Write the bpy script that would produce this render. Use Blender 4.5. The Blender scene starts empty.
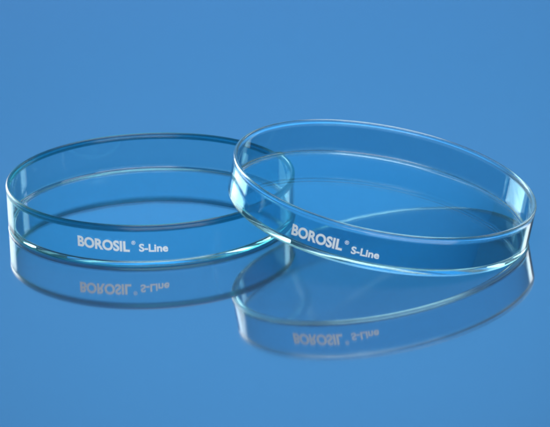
import bpy, bmesh, math
import numpy as np
from mathutils import Vector, Matrix, Quaternion

MM = 0.001
sc = bpy.context.scene
col = sc.collection

# ---------------------------------------------------------------- camera
ELEV, DIST, FPX = 0.3481, 697.9, 1992.6
ROLL, CX, CY = 0.0184, 265.2, 213.4
cam_d = bpy.data.cameras.new('camera')
cam = bpy.data.objects.new('camera', cam_d)
col.objects.link(cam)
fwd = Vector((0, math.cos(ELEV), -math.sin(ELEV)))
up0 = Vector((0, math.sin(ELEV), math.cos(ELEV)))
rt0 = Vector((1, 0, 0))
up = up0 * math.cos(ROLL) + rt0 * math.sin(ROLL)
rt = rt0 * math.cos(ROLL) - up0 * math.sin(ROLL)
M = Matrix.Identity(4)
M.col[0][:3] = rt
M.col[1][:3] = up
M.col[2][:3] = -fwd
M.translation = -fwd * DIST * MM
cam.matrix_world = M
cam_d.sensor_fit = 'HORIZONTAL'
cam_d.sensor_width = 36.0
cam_d.lens = FPX / 550.0 * 36.0
cam_d.shift_x = (275.0 - CX) / 550.0
cam_d.shift_y = (CY - 213.5) / 550.0
cam_d.clip_start = 0.01
cam_d.clip_end = 50.0
sc.camera = cam

# ---------------------------------------------------------------- world, lamps, exposure
w = bpy.data.worlds.new('World')
sc.world = w
w.use_nodes = True
bg = w.node_tree.nodes['Background']
bg.inputs['Color'].default_value = (0.30, 0.72, 1.0, 1)
bg.inputs['Strength'].default_value = 0.16


def area(name, loc, target, sx, sy, power, color=(1, 1, 1)):
    d = bpy.data.lights.new(name, 'AREA')
    d.shape = 'RECTANGLE'
    d.size, d.size_y, d.energy, d.color = sx, sy, power, color
    o = bpy.data.objects.new(name, d)
    col.objects.link(o)
    o.location = loc
    o.rotation_euler = (Vector(target) - Vector(loc)).to_track_quat('-Z', 'Y').to_euler()
    return o


area('overhead_softbox', (0.25, -0.80, 1.20), (0, 0.1, 0), 1.5, 0.9, 25, (0.90, 0.96, 1.0))
area('overhead_softbox', (0.25, 0.35, 0.95), (0.05, 0.0, 0), 1.1, 0.35, 4)
area('strip_softbox', (-0.41, 0.62, 0.26), (0, 0, 0.01), 0.30, 0.34, 0.75)
area('low_softbox', (-0.50, 0.52, 0.13), (0, 0, 0.01), 0.36, 0.15, 2.3)
area('strip_softbox', (0.50, 0.62, 0.40), (0, 0, 0.01), 0.16, 0.34, 0.55)
lamp = area('backdrop_lamp', (0.03, 0.05, 1.10), (0.03, 1.1, 0.18), 1.0, 0.3, 6.3)
lamp.data.spread = math.radians(80)

sc.view_settings.view_transform = 'Standard'
sc.view_settings.look = 'None'
sc.view_settings.exposure = 0.0
sc.view_settings.gamma = 1.0
sc.render.engine = 'CYCLES'
cy = sc.cycles
cy.max_bounces = 96
cy.transmission_bounces = 64
cy.glossy_bounces = 64
cy.diffuse_bounces = 6
cy.caustics_reflective = True
cy.caustics_refractive = True
cy.blur_glossy = 0.3
cy.sample_clamp_indirect = 6.0
cy.filter_width = 2.4
cy.use_denoising = True
try:
    cy.denoiser = 'OPENIMAGEDENOISE'
except Exception:
    pass


# ---------------------------------------------------------------- materials
def mat(name):
    m = bpy.data.materials.new(name)
    m.use_nodes = True
    nt = m.node_tree
    return m, nt, nt.nodes['Principled BSDF']


m_floor, nt, b = mat('blue_gloss_acrylic')
tc = nt.nodes.new('ShaderNodeTexCoord')
nz = nt.nodes.new('ShaderNodeTexNoise')
nz.inputs['Scale'].default_value = 9.0
nz.inputs['Detail'].default_value = 3.0
nt.links.new(tc.outputs['Object'], nz.inputs['Vector'])
rp = nt.nodes.new('ShaderNodeMapRange')
rp.inputs['To Min'].default_value = 0.97
rp.inputs['To Max'].default_value = 1.03
nt.links.new(nz.outputs['Fac'], rp.inputs['Value'])
mx = nt.nodes.new('ShaderNodeVectorMath')
mx.operation = 'SCALE'
mx.inputs[0].default_value = (0.038, 0.046, 0.082)
nt.links.new(rp.outputs['Result'], mx.inputs['Scale'])
nt.nodes.remove(b)
df = nt.nodes.new('ShaderNodeBsdfDiffuse')
nt.links.new(mx.outputs['Vector'], df.inputs['Color'])
gl = nt.nodes.new('ShaderNodeBsdfGlossy')
gl.inputs['Color'].default_value = (1, 1, 1, 1)
rr = nt.nodes.new('ShaderNodeMapRange')      # faint wipe marks in the gloss
rr.inputs['To Min'].default_value = 0.045
rr.inputs['To Max'].default_value = 0.085
nz2 = nt.nodes.new('ShaderNodeTexNoise')
nz2.inputs['Scale'].default_value = 22.0
nz2.inputs['Detail'].default_value = 5.0
nz2.inputs['Distortion'].default_value = 1.2
nt.links.new(tc.outputs['Object'], nz2.inputs['Vector'])
nt.links.new(nz2.outputs['Fac'], rr.inputs['Value'])
nt.links.new(rr.outputs['Result'], gl.inputs['Roughness'])
ms = nt.nodes.new('ShaderNodeMixShader')
ms.inputs[0].default_value = 0.44
nt.links.new(df.outputs[0], ms.inputs[1])
nt.links.new(gl.outputs[0], ms.inputs[2])
nt.links.new(ms.outputs[0], nt.nodes['Material Output'].inputs['Surface'])


def glass(name, color, rough=0.0, wave=0.0):
    m, nt, b = mat(name)
    b.inputs['Base Color'].default_value = (*color, 1)
    b.inputs['Roughness'].default_value = rough
    b.inputs['IOR'].default_value = 1.474
    b.inputs['Transmission Weight'].default_value = 1.0
    if wave == 0.0:
        return m
    # very faint pressing waves of blown glass
    tc = nt.nodes.new('ShaderNodeTexCoord')
    nz = nt.nodes.new('ShaderNodeTexNoise')
    nz.inputs['Scale'].default_value = 60.0
    nz.inputs['Detail'].default_value = 1.0
    bp = nt.nodes.new('ShaderNodeBump')
    bp.inputs['Strength'].default_value = wave
    bp.inputs['Distance'].default_value = 0.0006
    nt.links.new(tc.outputs['Object'], nz.inputs['Vector'])
    nt.links.new(nz.outputs['Fac'], bp.inputs['Height'])
    nt.links.new(bp.outputs['Normal'], b.inputs['Normal'])
    return m


GLASS_CLEAR = dict(wall=glass('clear_glass', (0.56, 0.87, 0.925), 0.0, 0.05),
                   rim=glass('dark_teal_edge_glass', (0.03, 0.31, 0.38), 0.25),
                   foot=glass('dark_teal_foot_glass', (0.015, 0.20, 0.27), 0.25),
                   base=glass('clear_base_glass', (0.94, 0.99, 1.0), 0.0, 0.04))
GLASS_TILTED = dict(wall=glass('shade_tinted_glass', (0.42, 0.73, 0.82), 0.0, 0.05),  # tilted dish: shade under it is put into the wall and base tint
                  rim=glass('pale_cyan_edge_glass', (0.80, 0.98, 1.0), 0.12),
                  foot=glass('cyan_foot_glass', (0.34, 0.86, 0.96), 0.32),
                  base=glass('shade_tinted_base_glass', (0.52, 0.81, 0.87), 0.0, 0.04))

m_print, nt, b = mat('white_enamel_print')
nz = nt.nodes.new('ShaderNodeTexNoise')
nz.inputs['Scale'].default_value = 900.0
tc = nt.nodes.new('ShaderNodeTexCoord')
nt.links.new(tc.outputs['Object'], nz.inputs['Vector'])
cr = nt.nodes.new('ShaderNodeValToRGB')
cr.color_ramp.elements[0].color = (0.80, 0.82, 0.86, 1)
cr.color_ramp.elements[1].color = (0.90, 0.91, 0.93, 1)
nt.links.new(nz.outputs['Fac'], cr.inputs['Fac'])
nt.links.new(cr.outputs['Color'], b.inputs['Base Color'])
b.inputs['Roughness'].default_value = 0.5


# ---------------------------------------------------------------- setting: glossy blue sheet, matte blue paper sweep behind it
m_paper, nt, b = mat('matte_blue_paper')
tc = nt.nodes.new('ShaderNodeTexCoord')
nz = nt.nodes.new('ShaderNodeTexNoise')
nz.inputs['Scale'].default_value = 3.0
nt.links.new(tc.outputs['Object'], nz.inputs['Vector'])
mx = nt.nodes.new('ShaderNodeMix')
mx.data_type = 'RGBA'
mx.inputs[6].default_value = (0.052, 0.268, 0.578, 1)
mx.inputs[7].default_value = (0.050, 0.257, 0.558, 1)
nt.links.new(nz.outputs['Fac'], mx.inputs[0])
nt.links.new(mx.outputs[2], b.inputs['Base Color'])
b.inputs['Roughness'].default_value = 1.0
b.inputs['Specular IOR Level'].default_value = 0.0


def sheet(name, label, prof, m, xs):
    bm = bmesh.new()
    rows = [[bm.verts.new((x[0], y + x[1], z) if isinstance(x, tuple) else (x, y, z)) for x in xs] for y, z in prof]
    for r0, r1 in zip(rows, rows[1:]):
        for i in range(len(xs) - 1):
            f = bm.faces.new((r0[i], r0[i + 1], r1[i + 1], r1[i]))
            f.smooth = True
    me = bpy.data.meshes.new(name)
    bm.to_mesh(me)
    bm.free()
    me.materials.append(m)
    o = bpy.data.objects.new(name, me)
    col.objects.link(o)
    o['kind'] = 'structure'
    o['label'] = label


sheet('floor', 'glossy plain blue sheet under the glass dishes', [(-2.0, 0.0), (0.0, 0.0), (0.85, 0.0)], m_floor, (-2.2, -1.1, 0, 1.1, 2.2))
prof = [(0.6, -0.02), (0.9, -0.02)]
for k in range(1, 17):
    a = math.pi / 2 * k / 16
    prof.append((0.9 + 0.2 * math.sin(a), 0.18 - 0.2 * math.cos(a)))
prof.append((1.1, 2.0))
# unseen curl added to the paper's right edge, darkening what the tilted dish reflects
curl = [-0.62, -0.35, -0.08, 0.10]
curl += [(0.255 + 0.17 * math.sin(math.radians(k * 6)), 0.17 - 0.17 * math.cos(math.radians(k * 6))) for k in range(16)]
sheet('backdrop', 'matte plain blue paper behind the glossy sheet', prof, m_paper, curl)

# ---------------------------------------------------------------- glass dishes (open shells that meet edge to edge)
NSEG = 256


def arc(cx, cz, r, a0, a1, n, flip=1):
    """profile points with outward normals: (r, z, nr, nz); flip=-1 for a concave fillet"""
    out = []
    for k in range(n + 1):
        a = math.radians(a0 + (a1 - a0) * k / n)
        c, s = math.cos(a), math.sin(a)
        out.append((cx + r * c, cz + r * s, flip * c, flip * s))
    return out


def profiles(R, H, t, tb, rc, rf, bead):
    """wall t thick, base tb thick, outer corner rc, inner fillet rf, rounded bead on the rim"""
    zr = H - bead - 0.5
    rm = R - t / 2
    # bead: a slightly fat fire-polished lip
    lip = []
    for k in range(21):
        a = math.radians(-20 + 220 * k / 20)
        lip.append((rm + bead * math.cos(a), H - bead + bead * math.sin(a), math.cos(a), math.sin(a)))
    o0 = (R, zr - 1.2, 1, 0)
    i0 = (R - t, zr - 1.2, -1, 0)
    l0, l1 = lip[0], lip[-1]

    def blend(p, q, n=6):
        o = []
        for k in range(1, n):
            u = k / n
            s = u * u * (3 - 2 * u)
            r = p[0] + (q[0] - p[0]) * s
            z = p[1] + (q[1] - p[1]) * u
            nr, nz_ = p[2] + (q[2] - p[2]) * u, p[3] + (q[3] - p[3]) * u
            L = math.hypot(nr, nz_)
            o.append((r, z, nr / L, nz_ / L))
        return o
    rim = [o0] + blend(o0, l0) + lip + blend(l1, i0) + [i0]
    outer = [(R, rc + (zr - 1.2 - rc) * k / 6, 1, 0) for k in range(7)]
    inner = [(R - t, zr - 1.2 - (zr - 1.2 - tb - rf) * k / 6, -1, 0) for k in range(7)]
    # underside runs from the axis outwards, then the rounded corner
    under = [((R - rc) * k / 12, 0.0, 0, -1) for k in range(13)]
    foot = arc(R - rc, rc, rc, -90, 0, 14)
    floor_ = [(r, z, nr, nz_) for r, z, nr, nz_ in arc(R - t - rf, tb + rf, rf, 0, -90, 12, -1)]
    floor_ += [((R - t - rf) * (1 - k / 12), tb, 0, 1) for k in range(1, 13)]
    return rim, [outer, inner], [under, floor_], foot


def revolve(name, profs, m, parent):
    vs, ns, fs = [], [], []
    for prof in profs:
        base = len(vs)
        idx = []
        for (r, z, nr, nz_) in prof:
            if r < 1e-6:
                idx.append([len(vs)])
                vs.append((0, 0, z * MM))
                ns.append((0, 0, nz_))
                continue
            row = []
            for k in range(NSEG):
                a = 2 * math.pi * k / NSEG
                c, s = math.cos(a), math.sin(a)
                row.append(len(vs))
                vs.append((r * c * MM, r * s * MM, z * MM))
                ns.append((nr * c, nr * s, nz_))
            idx.append(row)
        for A, B in zip(idx, idx[1:]):
            for k in range(NSEG):
                k2 = (k + 1) % NSEG
                if len(A) == 1:
                    fs.append((A[0], B[k2], B[k]))
                elif len(B) == 1:
                    fs.append((A[k], A[k2], B[0]))
                else:
                    fs.append((A[k], A[k2], B[k2], B[k]))
    me = bpy.data.meshes.new(name)
    me.from_pydata(vs, [], fs)
    # wind every face the way its profile normal points
    fl = []
    for p in me.polygons:
        n = Vector((0, 0, 0))
        for i in p.vertices:
            n += Vector(ns[i])
        fl.append(p.normal.dot(n) < 0)
    fs = [tuple(reversed(f)) if x else f for f, x in zip(fs, fl)]
    me.clear_geometry()
    me.from_pydata(vs, [], fs)
    me.polygons.foreach_set('use_smooth', [True] * len(me.polygons))
    me.normals_split_custom_set_from_vertices(ns)
    me.materials.append(m)
    o = bpy.data.objects.new(name, me)
    col.objects.link(o)
    o.parent = parent
    return o


def text_geo(body, bold):
    """flat letter outlines as (verts, faces), unit cap height, from x=0 to its width"""
    c = bpy.data.curves.new('letters', 'FONT')
    c.body = body
    c.size = 1.0
    c.offset = bold
    c.extrude = 0.02
    c.resolution_u = 6
    o = bpy.data.objects.new('letters', c)
    col.objects.link(o)
    dg = bpy.context.evaluated_depsgraph_get()
    me = bpy.data.meshes.new_from_object(o.evaluated_get(dg))
    bm = bmesh.new()
    bm.from_mesh(me)
    bpy.data.objects.remove(o)
    bpy.data.curves.remove(c)
    bpy.data.meshes.remove(me)
    return bm


def wrap_text(bm_out, body, bold, R, a0, a1, z0, z1, cap, capref=None):
    """letters bent round the outside of a wall of radius R: angles a0..a1 deg, baseline z0..z1 mm"""
    bm = text_geo(body, bold)
    bmesh.ops.subdivide_edges(bm, edges=[e for e in bm.edges if e.calc_length() > 0.25], cuts=2)
    xs = [v.co.x for v in bm.verts]
    ys = [v.co.y for v in bm.verts]
    x0, x1, y0 = min(xs), max(xs), 0.0
    y1 = capref if capref else max(ys)
    mp = {}
    for v in bm.verts:
        u = (v.co.x - x0) / (x1 - x0)
        a = math.radians(a0 + (a1 - a0) * u)
        z = z0 + (z1 - z0) * u + (v.co.y - y0) / (y1 - y0) * cap
        rr = R + (0.03 if v.co.z < 0 else 0.09)
        mp[v] = bm_out.verts.new((rr * math.cos(a) * MM, rr * math.sin(a) * MM, z * MM))
    for f in bm.faces:
        try:
            bm_out.faces.new([mp[v] for v in f.verts])
        except ValueError:
            pass
    bm.free()


def lettering(R, spec, parent):
    bm = bmesh.new()
    for s in spec:
        wrap_text(bm, *s[:2], R, *s[2:])
    bmesh.ops.recalc_face_normals(bm, faces=bm.faces)
    me = bpy.data.meshes.new('lettering')
    bm.to_mesh(me)
    bm.free()
    me.materials.append(m_print)
    o = bpy.data.objects.new('lettering', me)
    col.objects.link(o)
    o.parent = parent
    return o


def dish(name, label, cat, R, H, tb, g, spec, loc):
    root = bpy.data.objects.new(name, None)
    col.objects.link(root)
    root.empty_display_size = 0.02
    root['label'] = label
    root['category'] = cat
    root['group'] = 'glass petri dishes'
    root.location = loc
    rim, wall, base, foot = profiles(R, H, 1.25, tb, 1.05, 1.2, 0.64)
    revolve('base', base, g['base'], root)
    revolve('foot_ring', [foot], g['foot'], root)
    revolve('wall', wall, g['wall'], root)
    revolve('rim', [rim], g['rim'], root)
    lettering(R, spec, root)
    return root


R1, H1 = 50.0, 14.8
R2, H2 = 51.25, 13.55
c1 = Vector((-39.67, -0.2, 0.0))
low_xy = Vector((86.35, -36.6))

d1 = dish('petri_dish', 'round glass dish sitting flat on the blue surface, teal rim', 'petri dish',
          R1, H1, 1.25, GLASS_CLEAR,
          [('BOROSIL', 0.034, -115.9, -95.3, 6.5, 5.8, 3.5),
           ('®', 0.008, -94.6, -93.1, 8.2, 8.2, 1.3),
           ('S-Line', 0.028, -91.8, -81.0, 5.9, 5.5, 2.6)],
          (c1.x * MM, c1.y * MM, 0.03 * MM))
d2 = dish('petri_dish', 'tilted glass dish with one side propped on the rim of the flat dish', 'petri dish',
          R2, H2, 1.6, GLASS_TILTED,
          [('BOROSIL', 0.034, -127.2, -107.3, 4.4, 4.65, 3.5),
           ('®', 0.008, -106.7, -105.2, 7.0, 7.0, 1.3),
           ('S-Line', 0.028, -104.0, -94.0, 4.5, 4.5, 2.4)],
          (0, 0, 0))


# ---------------------------------------------------------------- rest the lid on the floor and on the rim
def lid_pose(tx, ty):
    ang = math.hypot(tx, ty)
    q = Quaternion(Vector((tx, ty, 0)).normalized(), ang)
    R = np.array(q.to_matrix())
    rc = 1.05
    th = np.linspace(0, 2 * np.pi, 721)
    pts = []
    for a in np.linspace(-90, -40, 26):
        r = R2 - rc + rc * math.cos(math.radians(a))
        z = rc + rc * math.sin(math.radians(a))
        pts.append(np.stack([r * np.cos(th), r * np.sin(th), 0 * th + z], 1))
    P = np.concatenate(pts) @ R.T
    i = P[:, 2].argmin()
    t = np.array([low_xy.x, low_xy.y, 0.03]) - P[i]
    # gap under the lid at the rim of the flat dish (top ring, sampled round its bead)
    g = 99
    for a in np.linspace(30, 150, 25):
        r = R1 - 0.625 + 0.64 * math.cos(math.radians(a))
        z = H1 - 0.64 + 0.64 * math.sin(math.radians(a)) + 0.03
        ring = np.stack([c1.x + r * np.cos(th), c1.y + r * np.sin(th), 0 * th + z], 1)
        L = (ring - t) @ R
        rr = np.hypot(L[:, 0], L[:, 1])
        k = rr < R2
        if k.any():
            u = np.clip(rr[k] - (R2 - rc), 0, rc)
            bottom = rc - np.sqrt(rc * rc - u * u)
            g = min(g, (bottom - L[k, 2]).min())
    return q, t, g


lo, hi = 0.10, 0.25
TX = 0.0398
for _ in range(40):
    mid = (lo + hi) / 2
    if lid_pose(TX, mid)[2] > 0.02:
        hi = mid
    else:
        lo = mid
q, t, g = lid_pose(TX, hi)
print('lid tilt', hi, 'gap', g, 'at', t)
d2.rotation_mode = 'QUATERNION'
d2.rotation_quaternion = q
d2.location = Vector(t) * MM
